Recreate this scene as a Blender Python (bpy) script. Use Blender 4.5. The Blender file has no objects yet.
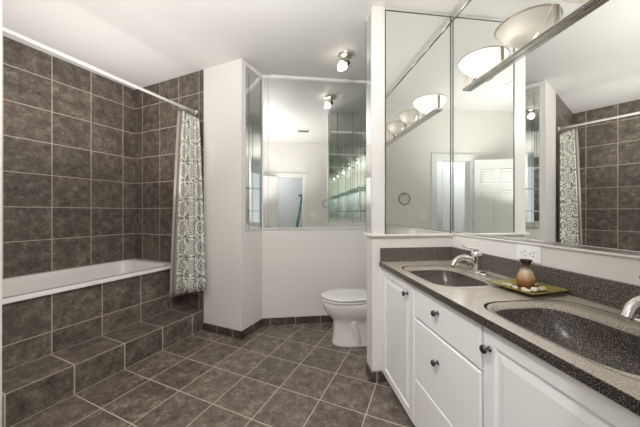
import bpy, bmesh, math, random
from math import sin, cos, pi, radians as R
from mathutils import Vector, Matrix
random.seed(7)
sc = bpy.context.scene
C = sc.collection

# ---------------------------------------------------------------- camera, world, lights, exposure
TH = 0.4112                      # camera heading, to the left of +Y
PH = 0.1254
VA = TH + PH                     # vanity walls are turned by this angle
cam_d = bpy.data.cameras.new('camera'); cam = bpy.data.objects.new('camera', cam_d); C.objects.link(cam)
cam.location = (0, 0, 1.2); cam.rotation_euler = (pi/2, 0, TH)
cam_d.sensor_width = 36; cam_d.lens = 36*260.68/640
cam_d.shift_y = -(213.5-212.4)/640
cam_d.clip_start = 0.02
sc.camera = cam
w = bpy.data.worlds.new('world'); sc.world = w; w.use_nodes = True
w.node_tree.nodes['Background'].inputs[0].default_value = (.9, .95, 1, 1)
w.node_tree.nodes['Background'].inputs[1].default_value = 0.4
sc.view_settings.view_transform = 'Standard'; sc.view_settings.look = 'None'
sc.view_settings.exposure = 0.95; sc.view_settings.gamma = 1
sc.cycles.max_bounces = 24; sc.cycles.glossy_bounces = 20; sc.cycles.diffuse_bounces = 8
sc.cycles.transmission_bounces = 12
sc.cycles.sample_clamp_indirect = 6
sc.cycles.blur_glossy = 0.3

def frame(angle=0., ox=0., oy=0.): return Matrix.Translation((ox, oy, 0)) @ Matrix.Rotation(angle, 4, 'Z')
T = frame(); V = frame(VA)

def light(name, kind, fr, loc, energy, color=(1, 1, 1), size=.1, rot=(0, 0, 0), size_y=None, spot=None):
    d = bpy.data.lights.new(name, kind); d.energy = energy; d.color = color
    if kind == 'AREA':
        d.size = size
        d.spread = R(120)
        if size_y: d.shape = 'RECTANGLE'; d.size_y = size_y
    else: d.shadow_soft_size = size
    if spot: d.spot_size = spot; d.spot_blend = .6
    o = bpy.data.objects.new(name, d); C.objects.link(o)
    o.matrix_world = fr @ Matrix.Translation(loc) @ Matrix.Rotation(rot[2], 4, 'Z') @ Matrix.Rotation(rot[0], 4, 'X') @ Matrix.Rotation(rot[1], 4, 'Y')
    return o
WARM = (1, .93, .84)
# added fill bounced off the ceiling, in the manner of a photographer's flash
light('bounce_fill', 'AREA', V, (-.25, .90, 1.26), 10, (1, .975, .95), 1.3, (pi, 0, 0), size_y=1.0)
light('fill_spot', 'SPOT', V, (-.30, .50, 2.25), 34, (1, .98, .96), .002, (R(58), 0, R(8)), spot=R(150))  # added forward fill, lifts the floor, tiles and vanity fronts
light('bounce_fill_tub', 'AREA', T, (-2.55, 1.2, 1.30), 5, (1, .97, .94), .7, (pi, 0, 0), size_y=1.1)  # added second bounce fill, brightens the tub alcove
light('hall_fill', 'POINT', V, (-.62, -.9, 2.5), 26, (.92, .96, 1), .03)  # added fill without a fixture, brightens the hall's left wall

# ---------------------------------------------------------------- materials
def new_mat(name):
    m = bpy.data.materials.new(name); m.use_nodes = True
    return m, m.node_tree.nodes, m.node_tree.links, m.node_tree.nodes['Principled BSDF']
def mat(name, col, rough=.5, metal=0., spec=.5, coat=0., emit=None, estr=0., trans=0., ior=1.45, alpha=1.):
    m, n, l, b = new_mat(name)
    b.inputs['Base Color'].default_value = (*col, 1); b.inputs['Roughness'].default_value = rough
    b.inputs['Metallic'].default_value = metal; b.inputs['Specular IOR Level'].default_value = spec
    b.inputs['Coat Weight'].default_value = coat; b.inputs['Transmission Weight'].default_value = trans
    b.inputs['IOR'].default_value = ior; b.inputs['Alpha'].default_value = alpha
    if emit: b.inputs['Emission Color'].default_value = (*emit, 1); b.inputs['Emission Strength'].default_value = estr
    return m
def noise(n, l, vec, scale, detail=3, rough=.6):
    t = n.new('ShaderNodeTexNoise'); t.inputs['Scale'].default_value = scale
    t.inputs['Detail'].default_value = detail; t.inputs['Roughness'].default_value = rough
    l.new(vec, t.inputs['Vector']); return t.outputs['Fac']
def mth(n, l, op, a, b=None, c=None):
    t = n.new('ShaderNodeMath'); t.operation = op
    for i, v in enumerate((a, b, c)):
        if v is None: continue
        if isinstance(v, (int, float)): t.inputs[i].default_value = v
        else: l.new(v, t.inputs[i])
    return t.outputs[0]
def ramp(n, l, fac, stops):
    t = n.new('ShaderNodeValToRGB'); l.new(fac, t.inputs[0])
    e = t.color_ramp.elements
    while len(e) < len(stops): e.new(.5)
    for el, (p, c) in zip(e, stops): el.position = p; el.color = (*c, 1)
    return t.outputs[0]
def mixc(n, l, fac, a, b):
    t = n.new('ShaderNodeMix'); t.data_type = 'RGBA'
    if isinstance(fac, (int, float)): t.inputs[0].default_value = fac
    else: l.new(fac, t.inputs[0])
    for i, v in ((6, a), (7, b)):
        if isinstance(v, tuple): t.inputs[i].default_value = (*v, 1)
        else: l.new(v, t.inputs[i])
    return t.outputs[2]
def bump(n, l, b, h, dist, strength=1):
    t = n.new('ShaderNodeBump'); t.inputs['Distance'].default_value = dist; t.inputs['Strength'].default_value = strength
    l.new(h, t.inputs['Height']); l.new(t.outputs[0], b.inputs['Normal'])

def tile_mat(name, gx=None, gy=None, gz=None, gw=.006, rough=.38, bright=1.):
    """slate look tiles; g* = (origin, spacing) of the joints along an axis"""
    m, n, l, b = new_mat(name)
    tc = n.new('ShaderNodeTexCoord'); P = tc.outputs['Object']
    sp = n.new('ShaderNodeSeparateXYZ'); l.new(P, sp.inputs[0])
    geo = n.new('ShaderNodeNewGeometry')
    # geometric normal brought into object space
    vt = n.new('ShaderNodeVectorTransform'); vt.vector_type = 'NORMAL'; vt.convert_from = 'WORLD'; vt.convert_to = 'OBJECT'
    l.new(geo.outputs['True Normal'], vt.inputs[0]); sn = n.new('ShaderNodeSeparateXYZ'); l.new(vt.outputs[0], sn.inputs[0])
    mask = None; cid = None
    for i, g in enumerate((gx, gy, gz)):
        if not g: continue
        q = mth(n, l, 'DIVIDE', mth(n, l, 'SUBTRACT', sp.outputs[i], g[0]), g[1])
        fl = mth(n, l, 'FLOOR', q); fr = mth(n, l, 'SUBTRACT', q, fl)
        d = mth(n, l, 'MULTIPLY', mth(n, l, 'MINIMUM', fr, mth(n, l, 'SUBTRACT', 1, fr)), g[1])
        line = mth(n, l, 'LESS_THAN', d, gw/2)
        off = mth(n, l, 'LESS_THAN', mth(n, l, 'ABSOLUTE', sn.outputs[i]), .5)
        line = mth(n, l, 'MULTIPLY', line, off)
        mask = line if mask is None else mth(n, l, 'MAXIMUM', mask, line)
        k = mth(n, l, 'MULTIPLY', fl, (3.17, 7.31, 5.77)[i]); cid = k if cid is None else mth(n, l, 'ADD', cid, k)
    wn = n.new('ShaderNodeTexWhiteNoise'); wn.noise_dimensions = '1D'; l.new(cid, wn.inputs['W'])
    add = n.new('ShaderNodeVectorMath'); add.operation = 'ADD'; l.new(P, add.inputs[0])
    sc3 = n.new('ShaderNodeVectorMath'); sc3.operation = 'SCALE'; l.new(wn.outputs['Color'], sc3.inputs[0]); sc3.inputs['Scale'].default_value = 9
    l.new(sc3.outputs[0], add.inputs[1])
    a = noise(n, l, add.outputs[0], 13, 10, .80); c2 = noise(n, l, add.outputs[0], 95, 6, .8)
    f = mth(n, l, 'ADD', mth(n, l, 'MULTIPLY', a, .60), mth(n, l, 'MULTIPLY', c2, .40))
    k = bright
    col = ramp(n, l, f, [(.39, (.048*k, .036*k, .028*k)), (.455, (.112*k, .089*k, .072*k)), (.52, (.170*k, .140*k, .115*k)), (.61, (.35*k, .30*k, .255*k))])
    tone = mth(n, l, 'ADD', .86, mth(n, l, 'MULTIPLY', wn.outputs['Value'], .28))
    hsv = n.new('ShaderNodeHueSaturation'); l.new(col, hsv.inputs['Color']); l.new(tone, hsv.inputs['Value'])
    col = mixc(n, l, mask, hsv.outputs[0], (.60, .53, .46))
    l.new(col, b.inputs['Base Color'])
    l.new(mth(n, l, 'ADD', rough, mth(n, l, 'MULTIPLY', mask, .4)), b.inputs['Roughness'])
    hgt = mth(n, l, 'SUBTRACT', mth(n, l, 'MULTIPLY', f, .5), mask)
    bump(n, l, b, hgt, .0025, .5)
    return m
def speckle(name, dark, mid, light_, rough=.25, lo=.45, hi=.66, scale=330, coat=0.):
    m, n, l, b = new_mat(name)
    tc = n.new('ShaderNodeTexCoord'); P = tc.outputs['Object']
    f = noise(n, l, P, scale, 2, .6)
    l.new(ramp(n, l, f, [(lo, dark), ((lo+hi)/2, mid), (hi, light_)]), b.inputs['Base Color'])
    b.inputs['Roughness'].default_value = rough; b.inputs['Coat Weight'].default_value = coat
    return m
def paint(name, col, rough=.55, amp=.0006):
    m, n, l, b = new_mat(name)
    b.inputs['Base Color'].default_value = (*col, 1); b.inputs['Roughness'].default_value = rough
    tc = n.new('ShaderNodeTexCoord'); bump(n, l, b, noise(n, l, tc.outputs['Object'], 180, 2), amp, .4)
    return m
M = {}
M['wall'] = paint('wall_paint', (.82, .80, .775))
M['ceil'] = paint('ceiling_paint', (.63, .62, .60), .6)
M['hall'] = paint('hall_dim_paint', (.42, .42, .42))  # grey puts the dimness of the unlit hall into the wall colour
M['trim'] = mat('white_trim', (.84, .83, .81), .32)
M['gap_shade'] = mat('carcass_gap_shade', (.16, .15, .14), .6)  # dark carcass paints in the shade between doors and drawers
M['cab'] = mat('white_lacquer', (.88, .875, .86), .3, coat=.15)
M['door'] = mat('door_paint', (.84, .84, .83), .4)
M['porc'] = mat('porcelain', (.84, .83, .81), .12, coat=.5)
M['tubm'] = mat('tub_enamel', (.86, .845, .82), .15, coat=.4)
M['chrome'] = mat('chrome', (.82, .81, .80), .09, 1)
M['barm'] = mat('bar_metal', (.80, .79, .76), .2, 1)
M['knobm'] = mat('dark_chrome', (.13, .125, .12), .12, 1)
M['nickel'] = mat('brushed_nickel', (.56, .52, .46), .3, 1)
M['darkm'] = mat('dark_metal', (.06, .055, .05), .3, 1)
M['joint'] = mat('mirror_joint', (.10, .11, .10), .35, .6)
M['mirror'] = mat('mirror_silver', (.925, .945, .925), 0.0, 1)
M['green_edge'] = mat('glass_edge', (.12, .42, .38), .1, 0, .8)
M['glass'] = mat('shelf_glass', (.62, .88, .83), .02, trans=1, ior=1.5)
M['plastic'] = mat('white_plastic', (.93, .925, .91), .35)
M['dark'] = mat('dark_slot', (.02, .02, .02), .6)
M['grill'] = mat('dark_grille', (.10, .095, .09), .5)
M['frost_lit'] = mat('frosted_glass_lit', (.93, .92, .88), .3, emit=(1, .97, .9), estr=1.2)
M['frost'] = mat('frosted_ribbed_glass', (.80, .79, .75), .25, emit=(1, .95, .86), estr=.12)
M['bulb'] = mat('lamp_glass', (1, 1, 1), .3, emit=(1, .96, .9), estr=2.5)
def shade_mat(name, col, fac, em):
    m, n, l, b = new_mat(name); b.inputs['Base Color'].default_value = (*col, 1); b.inputs['Roughness'].default_value = .25
    tr = n.new('ShaderNodeBsdfTranslucent'); tr.inputs[0].default_value = (*col, 1); mx = n.new('ShaderNodeMixShader'); mx.inputs[0].default_value = fac
    b.inputs['Emission Color'].default_value = (1, .96, .9, 1); b.inputs['Emission Strength'].default_value = em
    l.new(b.outputs[0], mx.inputs[1]); l.new(tr.outputs[0], mx.inputs[2]); l.new(mx.outputs[0], n['Material Output'].inputs[0]); return m
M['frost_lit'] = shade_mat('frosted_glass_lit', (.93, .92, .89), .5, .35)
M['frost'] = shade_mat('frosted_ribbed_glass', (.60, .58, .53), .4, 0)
M['spot_glass'] = shade_mat('spot_glass', (.95, .94, .92), .7, .3)
M['canopym'] = mat('satin_nickel', (.74, .70, .64), .32, 1)
M['tray'] = mat('olive_glaze', (.27, .235, .055), .2, coat=.4)
M['ladder'] = mat('green_fibreglass', (.012, .10, .06), .4)
M['alu'] = mat('aluminium', (.6, .6, .6), .35, 1)
M['tile_floor'] = tile_mat('floor_tile', (-1.8687, .3), (.928, .3), None, bright=1.12)
M['tile_side'] = tile_mat('tub_wall_tile', None, (.927, .303), (.95, .297), bright=.92)
M['tile_back'] = tile_mat('back_wall_tile', (-2.223, .3015), None, (.95, .297), bright=.85)
M['tile_apron'] = tile_mat('apron_tile', None, (.933, .306), (.357, 5.), bright=.98)
M['tile_step'] = tile_mat('step_tile', (-2.163, .313), (.925, .304), (.0015, .197), gw=.008, bright=1.0)
M['base_T'] = tile_mat('baseboard_tile_t', (-1.965, .2), (2.14, 9), None, gw=.005, bright=.5)
M['base_V'] = tile_mat('baseboard_tile_v', (.09, .27), (1.9, 9), None, gw=.005, bright=.5)
M['granite'] = speckle('dark_speckled_stone', (.022, .019, .016), (.06, .052, .045), (.30, .27, .23), .22)
M['granite_b'] = speckle('backsplash_stone', (.030, .025, .021), (.11, .097, .083), (.36, .32, .28), .3, .38, .66, scale=260)
M['deck'] = speckle('light_speckled_stone', (.34, .30, .25), (.47, .42, .36), (.60, .55, .48), .2, .38, .62)
M['bevel'] = speckle('bevel_stone', (.20, .17, .14), (.33, .29, .245), (.50, .45, .39), .25, .38, .64)
M['basin'] = speckle('basin_stone', (.020, .016, .013), (.085, .072, .060), (.34, .30, .26), .28, .42, .66, scale=300)
# vase glaze by height
m, n, l, b = new_mat('vase_glaze'); tc = n.new('ShaderNodeTexCoord'); sp = n.new('ShaderNodeSeparateXYZ'); l.new(tc.outputs['Generated'], sp.inputs[0])
f = mth(n, l, 'ADD', sp.outputs[2], mth(n, l, 'MULTIPLY', noise(n, l, tc.outputs['Object'], 60, 4), .12))
l.new(ramp(n, l, f, [(.06, (.15, .055, .02)), (.32, (.27, .12, .045)), (.50, (.44, .30, .17)), (.66, (.50, .41, .29)), (.80, (.14, .085, .05)), (.95, (.02, .012, .008))]), b.inputs['Base Color'])
b.inputs['Roughness'].default_value = .25; M['vase'] = m
# curtain print
m, n, l, b = new_mat('medallion_print'); uv = n.new('ShaderNodeUVMap'); S = 1/.19
mp = n.new('ShaderNodeVectorMath'); mp.operation = 'SCALE'; mp.inputs['Scale'].default_value = S; l.new(uv.outputs[0], mp.inputs[0])
sp = n.new('ShaderNodeSeparateXYZ'); l.new(mp.outputs[0], sp.inputs[0])
def frc(v): return mth(n, l, 'SUBTRACT', mth(n, l, 'FRACT', v), .5)
def rad(u_, v_):
    return mth(n, l, 'SQRT', mth(n, l, 'ADD', mth(n, l, 'MULTIPLY', u_, u_), mth(n, l, 'MULTIPLY', v_, v_)))
ua, va = frc(sp.outputs[0]), frc(sp.outputs[1])
r1 = rad(ua, va)
ang = mth(n, l, 'ARCTAN2', va, ua)
pet = mth(n, l, 'MULTIPLY', mth(n, l, 'SINE', mth(n, l, 'MULTIPLY', ang, 14)), .9)
g = mth(n, l, 'SINE', mth(n, l, 'ADD', mth(n, l, 'MULTIPLY', r1, 62), pet))
ringm = mth(n, l, 'GREATER_THAN', g, .25)
band = mth(n, l, 'MULTIPLY', mth(n, l, 'GREATER_THAN', r1, .41), mth(n, l, 'LESS_THAN', r1, .475))
outer = mth(n, l, 'GREATER_THAN', r1, .475)
vor = n.new('ShaderNodeTexVoronoi'); vor.inputs['Scale'].default_value = 60; l.new(uv.outputs[0], vor.inputs['Vector'])
scr = mth(n, l, 'LESS_THAN', mth(n, l, 'ABSOLUTE', mth(n, l, 'SUBTRACT', vor.outputs['Distance'], .42)), .16)
ink = mth(n, l, 'ADD', mth(n, l, 'MULTIPLY', outer, scr), mth(n, l, 'MULTIPLY', mth(n, l, 'SUBTRACT', 1, outer), ringm))
ink = mth(n, l, 'MULTIPLY', ink, mth(n, l, 'SUBTRACT', 1, band))
l.new(mixc(n, l, mth(n, l, 'MINIMUM', ink, 1), (.88, .87, .82), (.15, .155, .13)), b.inputs['Base Color'])
b.inputs['Roughness'].default_value = .8; M['curtain'] = m
M['liner'] = mat('liner_cloth', (.42, .37, .33), .75)

# ---------------------------------------------------------------- mesh builder
class MB:
    def __init__(s): s.bm = bmesh.new(); s.uv = None
    def box(s, x0, x1, y0, y1, z0, z1, bev=0., seg=2, mi=0):
        t = bmesh.new()
        vs = [t.verts.new((x, y, z)) for x in (x0, x1) for y in (y0, y1) for z in (z0, z1)]
        for q in ((0, 1, 3, 2), (4, 6, 7, 5), (0, 4, 5, 1), (2, 3, 7, 6), (0, 2, 6, 4), (1, 5, 7, 3)): t.faces.new([vs[i] for i in q])
        if bev: bmesh.ops.bevel(t, geom=t.edges[:], offset=bev, segments=seg, profile=.5, affect='EDGES')
        return s.merge(t, mi)
    def merge(s, t, mi=0, smooth=False):
        bmesh.ops.recalc_face_normals(t, faces=t.faces[:])
        me = bpy.data.meshes.new('tmp'); t.to_mesh(me); t.free()
        k = len(s.bm.faces); s.bm.from_mesh(me); bpy.data.meshes.remove(me)
        s.bm.faces.ensure_lookup_table()
        for f_ in s.bm.faces[k:]:
            f_.material_index = mi
            if smooth: f_.smooth = True
        return s
    def prism(s, poly, z0, z1, bev=0., mi=0, seg=2):
        t = bmesh.new(); a = [t.verts.new((x, y, z0)) for x, y in poly]; b_ = [t.verts.new((x, y, z1)) for x, y in poly]
        t.faces.new(a[::-1]); t.faces.new(b_); k = len(poly)
        for i in range(k): t.faces.new((a[i], a[(i+1) % k], b_[(i+1) % k], b_[i]))
        if bev: bmesh.ops.bevel(t, geom=t.edges[:], offset=bev, segments=seg, profile=.5, affect='EDGES')
        return s.merge(t, mi)
    def loft(s, rings, cap0=True, cap1=True, closed=True, mi=0, smooth=True):
        t = bmesh.new(); vr = [[t.verts.new(p) for p in r] for r in rings]; k = len(rings[0])
        for a, b_ in zip(vr, vr[1:]):
            for i in range(k if closed else k-1): t.faces.new((a[i], a[(i+1) % k], b_[(i+1) % k], b_[i]))
        if cap0: t.faces.new(vr[0][::-1])
        if cap1: t.faces.new(vr[-1])
        bmesh.ops.recalc_face_normals(t, faces=t.faces[:])
        for f_ in t.faces: f_.smooth = smooth and len(f_.verts) <= 4
        me = bpy.data.meshes.new('tmp'); t.to_mesh(me); t.free()
        k0 = len(s.bm.faces); s.bm.from_mesh(me); bpy.data.meshes.remove(me); s.bm.faces.ensure_lookup_table()
        for f_ in s.bm.faces[k0:]: f_.material_index = mi
        return s
    def lathe(s, prof, c=(0, 0, 0), seg=28, mat4=None, cap=True, mi=0):
        rings = []
        for r, z in prof:
            ring = [Vector((r*cos(2*pi*i/seg), r*sin(2*pi*i/seg), z)) for i in range(seg)]
            if mat4: ring = [mat4 @ p for p in ring]
            rings.append([tuple(p + Vector(c)) for p in ring])
        return s.loft(rings, cap, cap, True, mi)
    def tube(s, pts, r, seg=12, mi=0, cap=True, flat=1.):
        pts = [Vector(p) for p in pts]; rs = r if isinstance(r, (list, tuple)) else [r]*len(pts); rings = []; up = None
        for i, p in enumerate(pts):
            d = (pts[min(i+1, len(pts)-1)] - pts[max(i-1, 0)]).normalized()
            if up is None:
                up = Vector((0, 0, 1)) if abs(d.z) < .9 else Vector((1, 0, 0))
            a = d.cross(up).normalized(); up = a.cross(d).normalized()
            rings.append([tuple(p + a*rs[i]*cos(2*pi*j/seg) + up*rs[i]*flat*sin(2*pi*j/seg)) for j in range(seg)])
        return s.loft(rings, cap, cap, True, mi)
def smooth_path(pts, k=8):
    P = [Vector(p) for p in pts]; P = [2*P[0]-P[1]] + P + [2*P[-1]-P[-2]]; out = []
    for i in range(1, len(P)-2):
        for j in range(k):
            t = j/k; a, b_, c, d = P[i-1:i+3]
            out.append(.5*((2*b_) + (c-a)*t + (2*a-5*b_+4*c-d)*t*t + (3*b_-a-3*c+d)*t**3))
    out.append(P[-2]); return out
def link(name, mb, mats, fr=T, parent=None, keep=False):
    bm = mb.bm if isinstance(mb, MB) else mb
    me = bpy.data.meshes.new(name)
    if parent is not None: o0 = Vector(parent['o_'])
    elif keep: o0 = Vector((0, 0, 0))
    else:
        xs = [v.co for v in bm.verts]
        o0 = Vector(((min(v.x for v in xs)+max(v.x for v in xs))/2, (min(v.y for v in xs)+max(v.y for v in xs))/2, min(v.z for v in xs)))
    bmesh.ops.translate(bm, verts=bm.verts[:], vec=-o0)
    bm.to_mesh(me); bm.free()
    for mm in (mats if isinstance(mats, (list, tuple)) else [mats]): me.materials.append(M[mm] if isinstance(mm, str) else mm)
    o = bpy.data.objects.new(name, me); C.objects.link(o)
    if parent is not None: o.parent = parent; o['o_'] = tuple(o0)
    else: o.matrix_world = fr @ Matrix.Translation(o0); o['o_'] = tuple(o0)
    return o
def thing(name, label, cat, fr, org, group=None):
    o = bpy.data.objects.new(name, None); C.objects.link(o); o.empty_display_size = .05
    o.matrix_world = fr @ Matrix.Translation(org); o['o_'] = tuple(org)
    o['label'] = label; o['category'] = cat
    if group: o['group'] = group
    return o
def tag(o, label, cat, group=None):
    o['label'] = label; o['category'] = cat
    if group: o['group'] = group
    return o
def struct(name, mb, mats, fr=T, label=None, keep=True):
    o = link(name, mb, mats, fr, keep=keep); o['kind'] = 'structure'
    if label: o['label'] = label
    return o
def sub(o, label): o['label'] = label; return o
def copy_tree(o, parent=None):
    c = o.copy(); C.objects.link(c)
    if parent is not None: c.parent = parent
    for ch in list(o.children): copy_tree(ch, c)
    return c
def BX(*a, **k): return MB().box(*a, **k)

# ---------------------------------------------------------------- main dimensions
XT, XR, YB = -3.265, -2.163, 1.9695       # tub wall, step riser, back wall (tub frame)
XP = -1.67                                 # nook corner
RU, DV, TV, AU = 1.208, 1.788, 2.826, .598 # vanity frame: right wall, divider face, toilet wall, divider end
DB = DV + .125
HC, EV = 2.663, .15                        # ceiling, end wall with the door
def UVtoXY(u, v): return (u*cos(VA)-v*sin(VA), u*sin(VA)+v*cos(VA))

# ---------------------------------------------------------------- structure
fl = UVtoXY(1.4, -2.0); 
struct('floor', BX(-3.6, 3.2, -2.6, 4.0, -.06, 0), 'tile_floor')
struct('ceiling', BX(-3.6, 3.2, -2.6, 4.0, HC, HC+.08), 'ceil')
struct('wall_left', BX(XT-.12, XT, .45, YB+.1, 0, HC), 'tile_side')
struct('wall_back_tiled', BX(XT, -2.158, YB, YB+.4, 0, HC), 'tile_back')
struct('wall_back', BX(-2.158, XP, YB, YB+.4, 0, HC), 'wall')
struct('wall_front', BX(XT-.12, -1.945, .45, .55, 0, HC), 'wall')
struct('wall_far', BX(-.6, RU, TV, TV+.12, 0, HC), 'wall', V)
struct('wall_right', BX(RU, RU+.12, EV-.12, TV+.12, 0, HC), 'wall', V)
struct('wall_divider', BX(AU, RU, DV, DB, 0, HC), 'wall', V)
OL, OR_, OH = -.20, .34, 1.95
struct('wall_entrance', BX(-2.3, OL, EV-.12, EV, 0, HC).box(OR_, RU, EV-.12, EV, 0, HC).box(OL, OR_, EV-.12, EV, OH, HC), 'wall', V)
struct('wall_side', BX(-1.6, -1.5, EV, 1.08, 0, HC), 'wall', V)
# hall beyond the door
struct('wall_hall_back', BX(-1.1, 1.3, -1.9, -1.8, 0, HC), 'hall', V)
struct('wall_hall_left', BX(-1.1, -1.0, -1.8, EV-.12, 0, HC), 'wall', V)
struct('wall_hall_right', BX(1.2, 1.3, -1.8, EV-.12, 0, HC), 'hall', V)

# baseboards
bb = .074
struct('baseboard_back', BX(XR+.002, XP+.012, YB-.012, YB, 0, bb, .002), 'base_T')
n0 = (XP, 2.293)
struct('baseboard_nook', BX(XP, XP+.012, YB-.012, 2.285, 0, bb, .002), 'base_T')
struct('baseboard_far', BX(-.262, RU, TV-.012, TV, 0, bb, .002), 'base_V', V)
struct('baseboard_divider', BX(AU-.012, .70, DV-.012, DV, 0, bb, .002).box(AU-.012, AU, DV, DB, 0, bb, .002), 'base_V', V)
struct('baseboard_entrance', BX(-1.5, OL-.08, EV, EV+.012, 0, bb, .002), 'base_V', V)

# sills below the mirrors
struct('trim_1', BX(AU-.022, RU-.002, DV-.024, DV, 1.028, 1.046, .006).box(AU-.022, AU, DV, DB+.012, 1.028, 1.046, .006), 'trim', V, 'white sill capping the half wall under the divider mirror')
struct('trim_2', BX(RU-.013, RU, EV, DV-.026, 1.040, 1.050, .003), 'trim', V, 'thin white sill under the long vanity mirror')
struct('trim_3', BX(-.25, RU, TV-.018, TV, 1.022, 1.036, .003), 'trim', V, 'thin sill under the toilet wall mirror')
struct('trim_4', BX(-.18, RU-.01, TV-.022, TV, HC-.030, HC, .004), 'trim', V, 'bright strip along the ceiling over the toilet wall mirror')

# ---------------------------------------------------------------- mirrors
def mirror(label, boxes, joints, fr=V, group=None, bevel=()):
    t = thing('wall_mirror', label, 'mirror', fr, ((boxes[0][0]+boxes[0][1])/2, (boxes[0][2]+boxes[0][3])/2, boxes[0][4]))
    mb = MB()
    for b_ in boxes: mb.box(*b_)
    link('mirror_glass', mb, 'mirror', parent=t)
    for j in joints: link('joint_strip', BX(*j), 'joint', parent=t)
    for j in bevel: link('edge_channel', BX(*j, bev=.002), 'chrome', parent=t)
    return t
e = .006; HM = 1.066
# long vanity mirror
mirror('long wall mirror over the double vanity reflecting the tub tiles',
       [(RU-e, RU, EV+.01, DV-e, HM, HC-.001)],
       [(RU-e-.002, RU-e, EV+.01, DV-e-.004, 2.596, 2.603)],
       bevel=[(RU-.014, RU-e-.0001, EV+.01, DV-e-.004, 2.603, 2.645), (RU-.012, RU, EV+.01, DV-.026, 1.0505, 1.0655)])
# divider face
mirror('square mirror on the divider face beside the vanity, showing the towel ring',
       [(.690, RU-e-.001, DV-e, DV, 1.047, 2.655)],
       [(.690, .696, DV-e-.003, DV-e, 1.047, 2.641), (1.190, 1.195, DV-e-.003, DV-e, 1.047, 2.641), (.696, 1.190, DV-e-.003, DV-e, 2.636, 2.641)])
struct('trim_5', BX(AU-.002, .689, DV-.007, DV, 1.047, HC, .001), 'trim', V, 'white board between divider mirror and wall end')
mirror('narrow mirror strip on the end of the divider wall', [(AU-e, AU, DV+.012, DB-.004, 1.047, HC-.03)],
       [(AU-e-.001, AU-.0005, DB-.0035, DB+.001, 1.047, HC-.03)])
mirror('mirror on the back of the divider wall facing the toilet wall', [(AU+.004, RU-e, DB, DB+e, 1.047, HC-.002)],
       [(u, u+.005, DB+e, DB+e+.002, 1.047, HC-.002) for u in (.72, .95)])
mirror('wide mirror on the wall behind the toilet reflecting the doorway', [(-.25, RU-e, TV-e, TV, 1.037, HC-.031)],
       [(-.20, -.1975, TV-e-.0015, TV-e, 1.037, HC-.031)])
mirror('tall narrow mirror on the short angled wall left of the toilet', [(XP, XP+e, 2.024, 2.272, 1.03, HC-.045)],
       [(XP+e, XP+e+.002, 2.066, 2.070, 1.03, HC-.1), (XP+e, XP+e+.002, 2.267, 2.272, 1.03, HC-.045)], fr=T,
       bevel=[(XP, XP+.010, 2.018, 2.024, 1.024, HC-.045), (XP, XP+.010, 2.024, 2.272, 1.018, 1.0295)])
mirror('mirror on the right wall of the toilet nook behind glass shelves', [(RU-e, RU, DB+e+.002, TV-e-.001, 1.04, HC-.003)],
       [(RU-e-.002, RU-e, v, v+.005, 1.04, HC-.003) for v in (2.14, 2.36, 2.58)])
for hz, lab in ((1.22, 'lower glass shelf above the toilet tank'), (1.58, 'upper glass shelf above the toilet tank')):
    t = thing('glass_shelf', lab, 'shelf', V, (RU-.07, 2.37, hz), 'glass shelves over the toilet')
    link('shelf_glass', BX(RU-.13, RU-e-.003, 2.0, 2.74, hz, hz+.008), 'glass', parent=t)
    link('shelf_edge', BX(RU-.1325, RU-.1305, 2.0, 2.74, hz, hz+.008), 'green_edge', parent=t)
    for v in (2.1, 2.64):
        link('bracket', BX(RU-.12, RU-e-.003, v-.008, v+.008, hz-.012, hz-.0005, .002), 'chrome', parent=t)

# ---------------------------------------------------------------- tub, step, apron
XA = -2.478; Y0 = .552
t = thing('tub_surround', 'brown tiled tub front with a low step along the floor', 'tub surround', T, ((XA+XR)/2, 1.26, 0))
t['o_'] = (0, 0, 0); t.matrix_world = T
link('apron', BX(XA-.02, XA, Y0, YB-.002, .2, .628), 'tile_apron', parent=t)
link('step', BX(XA-.02, XR, Y0, YB-.002, 0, .1995, .0015, 1), 'tile_step', parent=t)
# tub: rounded rectangle rings
def rrect(x0, x1, y0, y1, r, z, k=6):
    out = []
    for cx, cy, a0 in ((x1-r, y1-r, 0), (x0+r, y1-r, pi/2), (x0+r, y0+r, pi), (x1-r, y0+r, 3*pi/2)):
        for j in range(k+1): a = a0+j*pi/2/k; out.append((cx+r*cos(a), cy+r*sin(a), z))
    return out
tx0, tx1, ty0, ty1 = XT+.002, XA+.028, Y0+.003, YB-.003
rg = [rrect(tx0, tx1, ty0, ty1, .006, .6285), rrect(tx0, tx1, ty0, ty1, .006, .648), rrect(tx0+.006, tx1-.006, ty0+.006, ty1-.006, .008, .655),
      rrect(tx0+.055, tx1-.075, ty0+.11, ty1-.10, .10, .655), rrect(tx0+.063, tx1-.083, ty0+.118, ty1-.108, .10, .648),
      rrect(tx0+.075, tx1-.095, ty0+.14, ty1-.13, .10, .60), rrect(tx0+.10, tx1-.12, ty0+.22, ty1-.17, .12, .33),
      rrect(tx0+.13, tx1-.15, ty0+.30, ty1-.20, .12, .26), rrect(tx0+.20, tx1-.22, ty0+.40, ty1-.27, .12, .245)]
t = thing('bathtub', 'white built-in bathtub behind the tiled step', 'bathtub', T, ((tx0+tx1)/2, 1.26, .245))
mb = MB().loft(rg, False, True)
link('tub_shell', mb, 'tubm', parent=t)
link('drain', MB().lathe([(.03, 0), (.03, .004), (.0, .006)], ((tx0+tx1)/2, 1.5, .2455)), 'chrome', parent=t)

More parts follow.
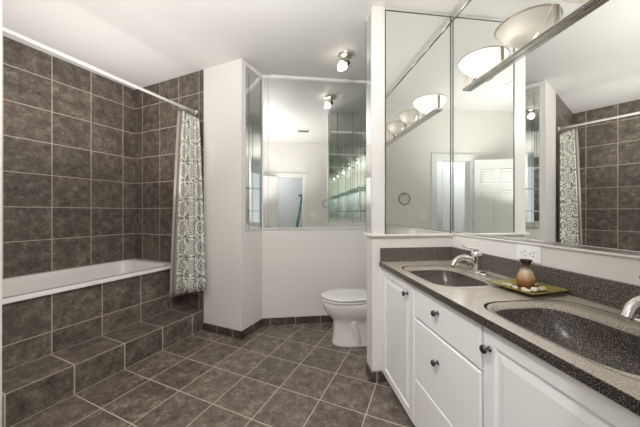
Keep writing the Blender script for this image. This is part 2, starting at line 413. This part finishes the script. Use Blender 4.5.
# ---------------------------------------------------------------- shower rod + curtain
ra, rb = Vector((-2.30, Y0+.001, 2.272)), Vector((-2.262, YB-.001, 2.236))
t = thing('shower_curtain_rod', 'white shower curtain rod across the tub opening', 'curtain rod', T, tuple((ra+rb)/2))
link('rod', MB().tube([ra+Vector((0, .008, 0)), rb-Vector((0, .008, 0))], .0115, 14), 'trim', parent=t)
for p, s_ in ((ra, 1), (rb, -1)):
    link('flange', MB().tube([p, p+Vector((0, .008*s_, 0)), p+Vector((0, .02*s_, 0))], [.028, .028, .016], 18), 'chrome', parent=t)
def cloth(top, bot, ztop, zbot, nf, amp, umax, nx=150, nz=26, flare=1.3, ph=0.):
    bm = bmesh.new(); uvl = bm.loops.layers.uv.new('UVMap'); vs = []; uvs = {}
    for j in range(nz+1):
        tt = j/nz; row = []
        for i in range(nx+1):
            s_ = i/nx
            g_ = tt**.8
            a = Vector(top[0]).lerp(Vector(top[1]), s_); b_ = Vector(bot[0]).lerp(Vector(bot[1]), s_)
            p = a.lerp(b_, g_)
            d = (Vector(top[1])-Vector(top[0])).lerp(Vector(bot[1])-Vector(bot[0]), g_).normalized(); nrm = Vector((d.y, -d.x))
            w_ = sin(2*pi*nf*s_+ph) + .35*sin(2*pi*nf*2.3*s_+1.3*tt+1) + .25*sin(2*pi*nf*.43*s_+2*tt)
            am = amp*(.45+.55*min(1, tt*1.6))
            p = p + nrm*am*w_
            z = (ztop[0]*(1-s_)+ztop[1]*s_)*(1-tt) + (zbot[0]*(1-s_)+zbot[1]*s_)*tt + (.004*sin(2*pi*nf*s_) if tt > .95 else 0)
            v = bm.verts.new((p.x, p.y, z)); uvs[v] = (s_*umax, z); row.append(v)
        vs.append(row)
    for j in range(nz):
        for i in range(nx):
            f_ = bm.faces.new((vs[j][i], vs[j][i+1], vs[j+1][i+1], vs[j+1][i])); f_.smooth = True
            for lp in f_.loops: lp[uvl].uv = uvs[lp.vert]
    return bm
t = thing('shower_curtain', 'grey and white medallion print shower curtain gathered at the rod end', 'shower curtain', T, (-2.25, 1.86, .40))
o = link('curtain_cloth', cloth([(-2.285, 1.83), (-2.185, 1.935)], [(-2.335, 1.80), (-2.07, 1.915)], (2.205, 2.15), (.395, .425), 4.5, .024, .54), 'curtain', parent=t)
md = o.modifiers.new('s', 'SOLIDIFY'); md.thickness = .002
o = sub(link('liner', cloth([(-2.315, 1.80), (-2.23, 1.945)], [(-2.385, 1.76), (-2.28, 1.90)], (2.205, 2.16), (.36, .38), 3.5, .012, .6, nx=90), 'liner', parent=t), 'plain taupe liner')
md = o.modifiers.new('s', 'SOLIDIFY'); md.thickness = .0015
for i in range(8):
    s_ = (i+.5)/8; c = ra.lerp(rb, .875+.11*s_)
    pts = [(c.x+.017*sin(a), c.y+.003*cos(a), c.z-.006+.026*cos(a)) for a in [2*pi*k/14 for k in range(15)]]
    link('ring', MB().tube(pts, .0016, 6, cap=False), 'chrome', parent=t)

# ---------------------------------------------------------------- vanity
CF = .670       # door faces
def panel(mb, v0, v1, z0, z1, raised=True, th=.019):
    """door or drawer front on plane U=CF, looking toward -U"""
    x = CF; prof = [(0, 0.005), (.004, .001), (.006, 0), (.052, 0), (.058, .007), (.066, .007), (.088, .001)] if raised else [(0, .005), (.004, .001), (.006, 0)]
    rings = [[(x+th, v0, z0), (x+th, v1, z0), (x+th, v1, z1), (x+th, v0, z1)]]
    for ins, d in prof:
        rings.append([(x+d, v0+ins, z0+ins), (x+d, v1-ins, z0+ins), (x+d, v1-ins, z1-ins), (x+d, v0+ins, z1-ins)])
    mb.loft(rings, True, True, smooth=False); return mb
def knob(parent, v, z):
    X = Matrix.Rotation(-pi/2, 4, 'Y')
    k = link('knob', MB().lathe([(.010, 0), (.010, .002), (.0045, .004), (.0045, .014), (.013, .018), (.0145, .024), (.011, .029), (.001, .030)], (CF-.0005, v, z), 20, X), 'knobm', parent=parent)
    return k
bays = [(1.313, 1.786), (.830, 1.311), (.362, .828), (.16, .360)]
labs = ['left vanity cabinet with one raised panel door beside the divider wall', 'vanity drawer unit with three stacked white drawers',
        'near vanity cabinet with raised panel door under the right sink', 'narrow end cabinet of the vanity against the entrance wall']
for i, ((v0, v1), lab) in enumerate(zip(bays, labs)):
    t = thing('vanity_cabinet', lab, 'cabinet', V, (.93, (v0+v1)/2, 0), 'vanity cabinets')
    body = BX(CF+.020, RU-.003, v0+.0005, v1-.0005, .058, .6)
    body.box(CF+.020, CF+.04, v0+.0005, v1-.0005, .6, .8195)
    if i == 0: body.box(CF+.04, RU-.003, v1-.016, v1-.0005, .6, .8195)
    if i == 3: body.box(CF+.04, RU-.003, v0+.0005, v0+.016, .6, .8195)
    link('body', body, 'gap_shade', parent=t)
    link('toe_kick', BX(CF+.085, RU-.01, v0+.001, v1-.001, 0, .0575), 'cab', parent=t)
    if i == 1:
        for z0, z1, kz in ((.648, .812, .749), (.332, .642, .527), (.062, .326, .219)):
            mb = MB(); panel(mb, v0+.0035, v1-.0035, z0+.001, z1-.001, False)
            d = link('drawer', mb, 'cab', parent=t)
            knob(d, 1.092, kz)
    else:
        mb = MB(); panel(mb, v0+.004, v1-.004, .062, .812, True)
        d = link('door', mb, 'cab', parent=t)
        kv = {0: 1.392, 2: .792, 3: .33}[i]
        knob(d, kv, .745)
def superell(cu, cv, hu, hv, z, ex=3., k=56):
    out = []
    for i in range(k):
        a = 2*pi*i/k; ca, sa = cos(a), sin(a)
        out.append((cu+hu*abs(ca)**(2/ex)*(1 if ca >= 0 else -1), cv+hv*abs(sa)**(2/ex)*(1 if sa >= 0 else -1), z))
    return out
SINKS = [(1.36, 1.345, 1.378), (.665, .672, .672)]     # rim centre, basin centre, faucet along V
t = thing('vanity_countertop', 'speckled stone vanity top with dark edge and backsplash', 'countertop', V, (.93, 1., .822))
bm = bmesh.new()
CT0, CT1 = .8215, .85
for z in (CT0, CT1):
    edges = []
    loops = [[(.652, .153, z), (RU-.003, .153, z), (RU-.003, DV-.003, z), (.652, DV-.003, z)]] + [superell(.914, c[0], .2145, .2665, z, 4.4) for c in SINKS]
    for lp in loops:
        vs = [bm.verts.new(p) for p in lp]; edges += [bm.edges.new((vs[i], vs[(i+1) % len(vs)])) for i in range(len(vs))]
    bmesh.ops.triangle_fill(bm, use_beauty=True, edges=edges, normal=(0, 0, 1))
for f_ in bm.faces: f_.material_index = 0
loops = [[(.652, .153), (RU-.003, .153), (RU-.003, DV-.003), (.652, DV-.003)]] + [[p[:2] for p in superell(.914, c[0], .2145, .2665, 0, 4.4)] for c in SINKS]
for lp in loops:
    k = len(lp)
    a = [bm.verts.new((x, y, CT0)) for x, y in lp]; b_ = [bm.verts.new((x, y, CT1)) for x, y in lp]
    for i in range(k): bm.faces.new((a[i], a[(i+1) % k], b_[(i+1) % k], b_[i])).material_index = 1
bmesh.ops.remove_doubles(bm, verts=bm.verts[:], dist=1e-5); bmesh.ops.recalc_face_normals(bm, faces=bm.faces[:])
link('top_slab', bm, ['deck', 'granite'], parent=t)
sub(link('front_edge', BX(.6485, .6518, .153, DV-.003, .8215, .8505, .001, 1), 'granite', parent=t), 'dark speckled front edge')
sub(link('backsplash', BX(RU-.021, RU-.003, .153, DV-.003, .8505, .948, .002), 'granite_b', parent=t), 'dark speckled backsplash along the long wall')
sub(link('side_splash', BX(.655, RU-.0215, DV-.018, DV-.003, .8505, .948, .002), 'granite_b', parent=t), 'dark speckled backsplash on the divider wall')
for i, (cr, cb, cf) in enumerate(SINKS):
    s_ = thing('sink', ('dark speckled stone sink at the far end of the vanity, beside the divider wall', 'dark speckled stone sink at the near end of the vanity, right of the tray')[i], 'sink', V, (.87, cb, .70), 'vanity sinks')
    z = .8495
    hb = .196 if i == 0 else .208
    CB, HB = .868, .150
    rim = MB().loft([superell(.914, cr, .206, .258, z-.012, 4.4), superell(.914, cr, .206, .258, z, 4.4), superell(.914, cr, .203, .255, z+.002, 4.4),
                     superell(CB+.002, cb, HB+.014, hb+.020, z+.002, 4.)], False, False)
    link('rim', rim, 'deck', parent=s_)
    link('bevel', MB().loft([superell(CB+.002, cb, HB+.014, hb+.020, z+.002, 4.), superell(CB, cb, HB+.004, hb+.006, z-.004, 4.), superell(CB, cb, HB, hb, z-.012, 4.)], False, False), 'bevel', parent=s_)
    link('basin', MB().loft([superell(CB, cb, HB, hb, z-.012, 4.), superell(CB, cb, HB-.004, hb-.006, z-.04, 4.), superell(CB+.002, cb, HB-.018, hb-.025, z-.09, 3.6),
                             superell(CB+.005, cb, HB-.05, hb-.06, z-.120, 3.), superell(CB+.008, cb, .04, .05, z-.130, 2.)], False, True), 'basin', parent=s_)
    link('drain', MB().lathe([(.022, 0), (.022, .003), (.012, .005), (.001, .006)], (CB+.008, cb, z-.1295), 20), 'chrome', parent=s_)
def faucet(cu, cv, label):
    t = thing('faucet', label, 'faucet', V, (cu, cv, .852), 'vanity faucets'); z = .8525
    # deck plate
    link('deck_plate', MB().loft([superell(cu, cv, .026, .078, z, 2.6, 40), superell(cu, cv, .026, .078, z+.006, 2.6, 40), superell(cu, cv, .020, .072, z+.011, 2.6, 40)]), 'chrome', parent=t)
    link('valve_body', MB().lathe([(.030, .009), (.028, .022), (.025, .052), (.024, .076), (.028, .090), (.028, .110), (.022, .124), (.010, .131), (.001, .132)], (cu, cv, z), 28), 'chrome', parent=t)
    pts = smooth_path([(cu-.005, cv, z+.03), (cu-.035, cv, z+.074), (cu-.080, cv, z+.090), (cu-.125, cv, z+.074), (cu-.148, cv, z+.040)], 8)
    k = len(pts); link('spout', MB().tube(pts, [.0185-.005*j/(k-1) for j in range(k)], 16), 'chrome', parent=t)
    pts = smooth_path([(cu+.012, cv, z+.124), (cu-.01, cv, z+.138), (cu-.045, cv, z+.144), (cu-.09, cv, z+.156)], 6)
    k = len(pts); link('lever', MB().tube(pts, [.016-.007*j/(k-1) for j in range(k)], 12, flat=.55), 'chrome', parent=t)
    link('lift_rod', MB().tube([(cu+.03, cv, z+.008), (cu+.03, cv, z+.06), (cu+.03, cv, z+.066)], [.0025, .0025, .005], 8), 'chrome', parent=t)
    return t
faucet(1.082, SINKS[0][2], 'chrome single lever faucet behind the far sink')
faucet(1.120, SINKS[1][2]-.035, 'chrome single lever faucet behind the near sink, cut by the frame')

# ---------------------------------------------------------------- tray, vase, stones
TR = V @ Matrix.Translation((1.057, 1.040, .8530)) @ Matrix.Rotation(R(9), 4, 'Z')
t = thing('square_tray', 'square olive green ceramic tray holding the vase and stones', 'tray', TR, (0, 0, 0))
def sq(h_, z, r=.012, k_=.95): return rrect(-h_*k_, h_*k_, -h_*k_, h_*k_, r, z, 4)
link('dish', MB().loft([sq(.060, 0), sq(.065, .003), sq(.112, .020, .008), sq(.113, .023, .008), sq(.108, .023, .008), sq(.070, .008), sq(.060, .0075)]), 'tray', parent=t)
vz = .0085
tag(link('bud_vase', MB().lathe([(.026, vz), (.031, vz+.005), (.0355, vz+.020), (.036, vz+.036), (.031, vz+.056), (.021, vz+.077), (.0145, vz+.093), (.016, vz+.108), (.024, vz+.122),
      (.0245, vz+.124), (.020, vz+.120), (.014, vz+.105), (.013, vz+.09), (.005, vz+.08)], (.018, .012, 0), 36), 'vase', TR), 'small brown and cream glazed bud vase on the green tray', 'vase')
scol = [((.62, .56, .44), 'cream'), ((.50, .42, .30), 'tan'), ((.36, .30, .22), 'brown'), ((.68, .64, .56), 'pale'), ((.22, .16, .12), 'dark brown')]
smats = [mat('pebble_'+nm, c, .35) for c, nm in scol]
def stone(x, y, rx, ry, rz, a, mi, lab, z0=.0088):
    bm = bmesh.new(); bmesh.ops.create_icosphere(bm, subdivisions=3, radius=1)
    ca, sa = cos(a), sin(a)
    for v in bm.verts:
        p = v.co; q = 1+.07*sin(3*p.x+a*5)+.05*cos(4*p.y+a)
        X, Y, Z = p.x*rx*q, p.y*ry*q, p.z*rz
        v.co = (x+X*ca-Y*sa, y+X*sa+Y*ca, z0+rz+Z)
    for f_ in bm.faces: f_.smooth = True
    tag(link('pebble', bm, smats[mi], TR), lab, 'pebble', 'polished pebbles on the tray')
# in tray frame: -y is towards the camera/near sink, -x towards the room
S_ = [(-.045, .040, .016, .011, .007, .3, 0, 'cream pebble left of the vase, nearest the tray edge'),
      (-.050, .010, .015, .010, .006, 1.1, 3, 'pale flat pebble in front of the vase at left'),
      (-.038, -.018, .014, .010, .006, .4, 1, 'tan pebble in front of the vase'),
      (-.055, -.040, .019, .010, .007, 1.8, 0, 'long cream pebble along the front tray edge'),
      (-.022, -.050, .017, .013, .010, .2, 3, 'large pale pebble right of the vase, front row'),
      (.010, -.052, .015, .012, .011, 2.2, 1, 'round tan pebble at the right of the vase'),
      (.040, -.045, .018, .011, .008, .9, 0, 'cream pebble near the right tray corner'),
      (.048, -.018, .013, .010, .008, .1, 2, 'brown pebble behind the right cluster'),
      (-.048, .062, .012, .009, .006, 2.5, 1, 'small tan pebble at the left tray corner')]
for s_ in S_: stone(*s_)
stone(.000, -.046, .011, .009, .007, .7, 4, 'dark brown pebble resting on top of the right cluster', z0=.029)

# ---------------------------------------------------------------- outlet
t = thing('wall_outlet', 'white double electrical outlet above the backsplash behind the vase', 'outlet', V, (RU-.003, 1.17, .953))
link('cover_plate', BX(RU-.007, RU-.0003, 1.104, 1.236, .953, 1.036, .002), 'plastic', parent=t)
for v in (1.147, 1.193):
    s_ = link('socket', MB().box(RU-.0085, RU-.006, v-.019, v+.019, .974, 1.012, .004), 'plastic', parent=t)
    mb = MB().box(RU-.0092, RU-.0086, v-.012, v-.004, 1.000, 1.0035).box(RU-.0092, RU-.0086, v-.012, v-.003, .982, .9855)
    mb.lathe([(.003, 0), (.003, .0006)], (RU-.0086, v+.009, .993), 10, Matrix.Rotation(-pi/2, 4, 'Y'))
    link('slots', mb, 'dark', parent=s_)

# ---------------------------------------------------------------- vanity light bar
t = thing('vanity_light', 'chrome bar light with four frosted half bowl shades on the mirror', 'wall light', V, (RU-.03, 1.03, 2.03))
link('bar', BX(RU-.038, RU-.0066, .40, 1.622, 2.016, 2.034, .003), 'barm', parent=t)
sub(link('bar_groove', BX(RU-.039, RU-.0375, .402, 1.618, 2.021, 2.025), 'darkm', parent=t), 'dark line along the bar')
for v in (1.616, 1.328, 1.028, .728, .440): link('bracket', BX(RU-.018, RU-.0066, v-.004, v+.004, 2.0345, 2.135, .002), 'nickel', parent=t)
def half_bowl(vc, mname):
    rings = []; nu = 33; U0 = RU-.0085; r = .131; Hr = 2.146; dp = .098
    for j in range(11):
        q = j/10; ring = []
        for i in range(nu):
            a = -pi/2 + pi*i/(nu-1)
            rr = r*q**.75*(1+.014*cos(a*30)*q)
            ring.append((U0 - rr*max(0, cos(a)), vc+rr*sin(a), Hr-dp*(1-q**1.6)))
        rings.append(ring)
    mb = MB(); mb.loft(rings, False, False, closed=False)
    s_ = link('lamp_shade', mb, mname, parent=t)
    link('rim_band', MB().tube([(p[0], p[1], p[2]+.001) for p in rings[-1]], .0042, 8), 'nickel', parent=s_)
    link('finial', MB().lathe([(.004, 0), (.007, .006), (.004, .012), (.001, .014)], (U0-.012, vc-r+.012, Hr), 12), 'nickel', parent=s_)
    link('bulb', MB().lathe([(.010, 0), (.014, .008), (.014, .020), (.008, .030), (.001, .032)], (U0-.045, vc, 2.082), 14), 'bulb', parent=s_)
VL = (1.478, 1.178, .878, .578)
for i, vc in enumerate(VL):
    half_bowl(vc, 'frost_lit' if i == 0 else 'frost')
    light('vanity_bulb', 'POINT', V, (RU-.055, vc, 2.122), 0.6 if i == 0 else .16, WARM, .006)

# ---------------------------------------------------------------- ceiling spot over the toilet
lu, lv = .545, 2.372
t = thing('ceiling_spotlight', 'small brushed nickel ceiling spotlight with white glass shade above the toilet', 'ceiling light', V, (lu, lv, HC-.12))
link('canopy', MB().lathe([(.078, -.001), (.079, -.006), (.070, -.018), (.040, -.027), (.014, -.030), (.001, -.031)], (lu, lv, HC), 32), 'canopym', parent=t)
link('arm', MB().tube([(lu, lv, HC-.028), (lu, lv, HC-.07)], .006, 10), 'nickel', parent=t)
mm = Matrix.Rotation(R(-62), 4, 'Y')     # tilt toward -U
sh = Vector((lu, lv, HC-.078))
link('socket', MB().lathe([(.007, .022), (.016, .020), (.024, .0), (.022, -.012), (.018, -.014)], sh+Vector((.010, 0, .004)), 18, Matrix.Rotation(R(58), 4, 'Y')), 'darkm', parent=t)
link('lamp_shade', MB().lathe([(.018, -.010), (.038, -.018), (.043, -.030), (.030, -.062), (.012, -.088), (.001, -.090)], sh+Vector((-.012, 0, 0)), 24, Matrix.Rotation(R(42), 4, 'Y')), 'spot_glass', parent=t)
light('spot_bulb', 'POINT', V, (sh.x-.040, lv, sh.z-.031), 1.3, WARM, .006)

# ---------------------------------------------------------------- ceiling vents
t = thing('ceiling_vent', 'white square ceiling vent grille above the entrance', 'vent', V, (-.2, .97, HC-.012))
link('frame', BX(-.33, -.07, .87, 1.07, HC-.012, HC-.001, .003), 'trim', parent=t)
link('slats', MB().box(-.31, -.09, .885, .90, HC-.016, HC-.012).box(-.31, -.09, .915, .93, HC-.016, HC-.012).box(-.31, -.09, .945, .96, HC-.016, HC-.012).box(-.31, -.09, .975, .99, HC-.016, HC-.012).box(-.31, -.09, 1.005, 1.02, HC-.016, HC-.012).box(-.31, -.09, 1.035, 1.05, HC-.016, HC-.012), 'trim', parent=t)
t = thing('ceiling_vent', 'narrow dark ceiling vent beside the white grille', 'vent', V, (.29, .97, HC-.012))
link('frame', BX(.18, .40, .91, 1.03, HC-.010, HC-.001, .003), 'trim', parent=t)
link('grille', BX(.195, .385, .925, 1.015, HC-.014, HC-.010), 'grill', parent=t)

# ---------------------------------------------------------------- toilet (faces -U)
t = thing('toilet', 'white toilet with closed lid half hidden behind the divider wall', 'toilet', V, (.75, 2.37, 0))
tv = 2.375
def egg(u0, u1, hv, z, k=44, ex=2.2, sq_=.0):
    """egg outline from front u0 to back u1"""
    out = []; cu = u0+(u1-u0)*.5; hu = (u1-u0)/2
    for i in range(k):
        a = 2*pi*i/k; ca, sa = cos(a), sin(a)
        wid = hv*(abs(sa)**(2/ex))*(1 if sa >= 0 else -1)
        x = cu+hu*abs(ca)**(2/ex)*(1 if ca >= 0 else -1)
        tap = 1-.10*(1-(x-u0)/(u1-u0))
        out.append((x, tv+wid*tap, z))
    return out
link('pedestal', MB().loft([egg(.412, .92, .125, 0, ex=3.), egg(.410, .92, .129, .012, ex=3.), egg(.418, .92, .122, .03, ex=3.), egg(.424, .92, .116, .10, ex=2.8),
      egg(.424, .93, .114, .18, ex=2.6), egg(.415, .95, .122, .225), egg(.375, .96, .152, .265), egg(.340, .97, .174, .31), egg(.324, .98, .184, .355), egg(.320, .98, .186, .390), egg(.328, .98, .180, .397)]), 'porc', parent=t)
link('trap_bulge', MB().tube(smooth_path([(.64, tv-.086, .03), (.615, tv-.094, .12), (.595, tv-.090, .20), (.62, tv-.07, .25)], 6), [.035]*19, 12), 'porc', parent=t)
link('seat', MB().loft([egg(.324, .81, .184, .4005), egg(.316, .812, .191, .405), egg(.317, .812, .190, .417), egg(.33, .80, .178, .4205)]), 'porc', parent=t)
link('lid', MB().loft([egg(.330, .815, .176, .4245), egg(.312, .818, .194, .429), egg(.313, .818, .193, .441), egg(.335, .80, .172, .447), egg(.42, .73, .10, .449)]), 'porc', parent=t)
for s_ in (-1, 1): link('hinge', BX(.79, .825, tv+s_*.075-.014, tv+s_*.075+.014, .4485, .462, .004), 'dark' if s_ < 0 else 'porc', parent=t)
link('tank', MB().box(.955, RU-.015, tv-.22, tv+.22, .385, .74, .02, 3), 'porc', parent=t)
link('tank_lid', MB().box(.945, RU-.012, tv-.23, tv+.23, .7405, .775, .008, 2), 'porc', parent=t)
link('flush_lever', MB().tube([(.95, tv-.15, .69), (.935, tv-.15, .69), (.932, tv-.09, .685)], .006, 8), 'chrome', parent=t)

# ---------------------------------------------------------------- entrance: door frame, door leaf, switches, towel ring
for nm, b_ in (('left', (OL-.075, OL, EV, EV+.016, 0, OH+.075)), ('right', (OR_, OR_+.075, EV, EV+.016, 0, OH+.075)), ('top', (OL, OR_, EV, EV+.016, OH, OH+.075))):
    pass
mb = BX(OL-.072, OL, EV, EV+.016, 0, OH+.072, .003).box(OR_, OR_+.072, EV, EV+.016, 0, OH+.072, .003).box(OL, OR_, EV, EV+.016, OH, OH+.072, .003)
mb.box(OL, OL+.015, EV-.12, EV, 0, OH).box(OR_-.015, OR_, EV-.12, EV, 0, OH).box(OL+.015, OR_-.015, EV-.12, EV, OH-.015, OH)
d1 = struct('trim_6', mb, 'door', V, 'white door frame of the entrance')
link('strike_plate', BX(OR_-.0175, OR_-.0155, EV-.09, EV-.06, .93, 1.0), 'nickel', parent=d1)
# leaf, hinged at left jamb, swung open along the entrance wall
DF = V @ Matrix.Translation((OL-.012, EV+.018, 0)) @ Matrix.Rotation(pi-R(15), 4, 'Z')   # local +x runs along the leaf
lw, lh = .60, 1.935
def six_panel(mb, x0, x1, y, s_):
    pass
leaf = MB(); leaf.box(.004, lw, -.0345, 0, .012, lh)
def raised(mb, x0, x1, z0, z1, yf, sg):
    pr = [(0, 0.0), (.002, .006), (.010, .010), (.018, -.0), (.040, .007)]
    rings = [[(x0+i_, yf+sg*d_, z0+i_), (x1-i_, yf+sg*d_, z0+i_), (x1-i_, yf+sg*d_, z1-i_), (x0+i_, yf+sg*d_, z1-i_)] for i_, d_ in pr]
    mb.loft(rings, False, True, smooth=False)
dr = struct('door_1', leaf, 'door', DF, 'white six panel door standing open along the entrance wall', keep=True)
pn = [(.085, .27), (.335, .52)]
for x0, x1 in pn:
    for z0, z1 in ((.16, .78), (.92, 1.50), (1.60, 1.80)):
        for yf, sg in ((0, 1), (-.0345, -1)):
            mb = MB(); raised(mb, x0, x1, z0, z1, yf+sg*.0003, sg); link('door_panel', mb, 'door', parent=dr)
link('door_handle', MB().tube([(lw-.06, -.035, .95), (lw-.06, -.075, .95)], .011, 12).lathe([(.012, 0), (.026, .012), (.028, .024), (.018, .036), (.001, .038)], (lw-.06, -.07, .95), 20, Matrix.Rotation(pi/2, 4, 'X')), 'nickel', parent=dr)
for hz in (.25, 1.05, 1.78): link('hinge', MB().tube([(0, .004, hz-.045), (0, .004, hz+.045)], .006, 8), 'nickel', parent=dr)
t = thing('light_switch', 'white double light switch plate beside the entrance door frame', 'light switch', V, (.58, EV+.004, 1.06))
link('cover_plate', BX(.49, .62, EV+.0003, EV+.012, 1.10, 1.22, .002), 'plastic', parent=t)
for u in (.53, .58): link('rocker', BX(u-.014, u+.014, EV+.0122, EV+.018, 1.128, 1.192, .002), 'plastic', parent=t)
t = thing('towel_ring', 'chrome towel ring on the entrance wall', 'towel ring', V, (.82, EV+.02, 1.33))
link('mount', MB().lathe([(.026, 0.0005), (.026, .008), (.014, .016), (.012, .04), (.001, .044)], (.82, EV, 1.455), 20, Matrix.Rotation(-pi/2, 4, 'X')), 'chrome', parent=t)
pts = [(.82+.078*sin(a), EV+.038, 1.385+.078*cos(a)) for a in [2*pi*k/36 for k in range(37)]]
link('ring', MB().tube(pts, .006, 8, cap=False), 'knobm', parent=t)

# ---------------------------------------------------------------- green stepladder in the hall
LF = V @ Matrix.Translation((.40, -1.15, 0)) @ Matrix.Rotation(R(0), 4, 'Z')
t = thing('stepladder', 'green folding stepladder standing in the room beyond the doorway', 'ladder', LF, (0, 0, 0))
H_ = 1.62
def rail(x0, x1, y): return MB().tube([(x0, y, 0), (x1, y*.7, H_)], .022, 4)
for y in (-.24, .24):
    link('front_rail', rail(-.28, -.02, y), 'ladder', parent=t)
    link('rear_rail', rail(.34, .04, y*.95), 'ladder', parent=t)
for k in range(1, 6):
    z = k*.28; s_ = z/H_; x = -.28+.26*s_; yy = .24*(1-.3*s_)
    link('tread', BX(x-.035, x+.045, -yy, yy, z-.012, z+.012, .003), 'alu', parent=t)
link('top_cap', BX(-.10, .12, -.19, .19, H_-.005, H_+.035, .008), 'ladder', parent=t)
for o in list(bpy.data.objects):
    if 'o_' in o: del o['o_']
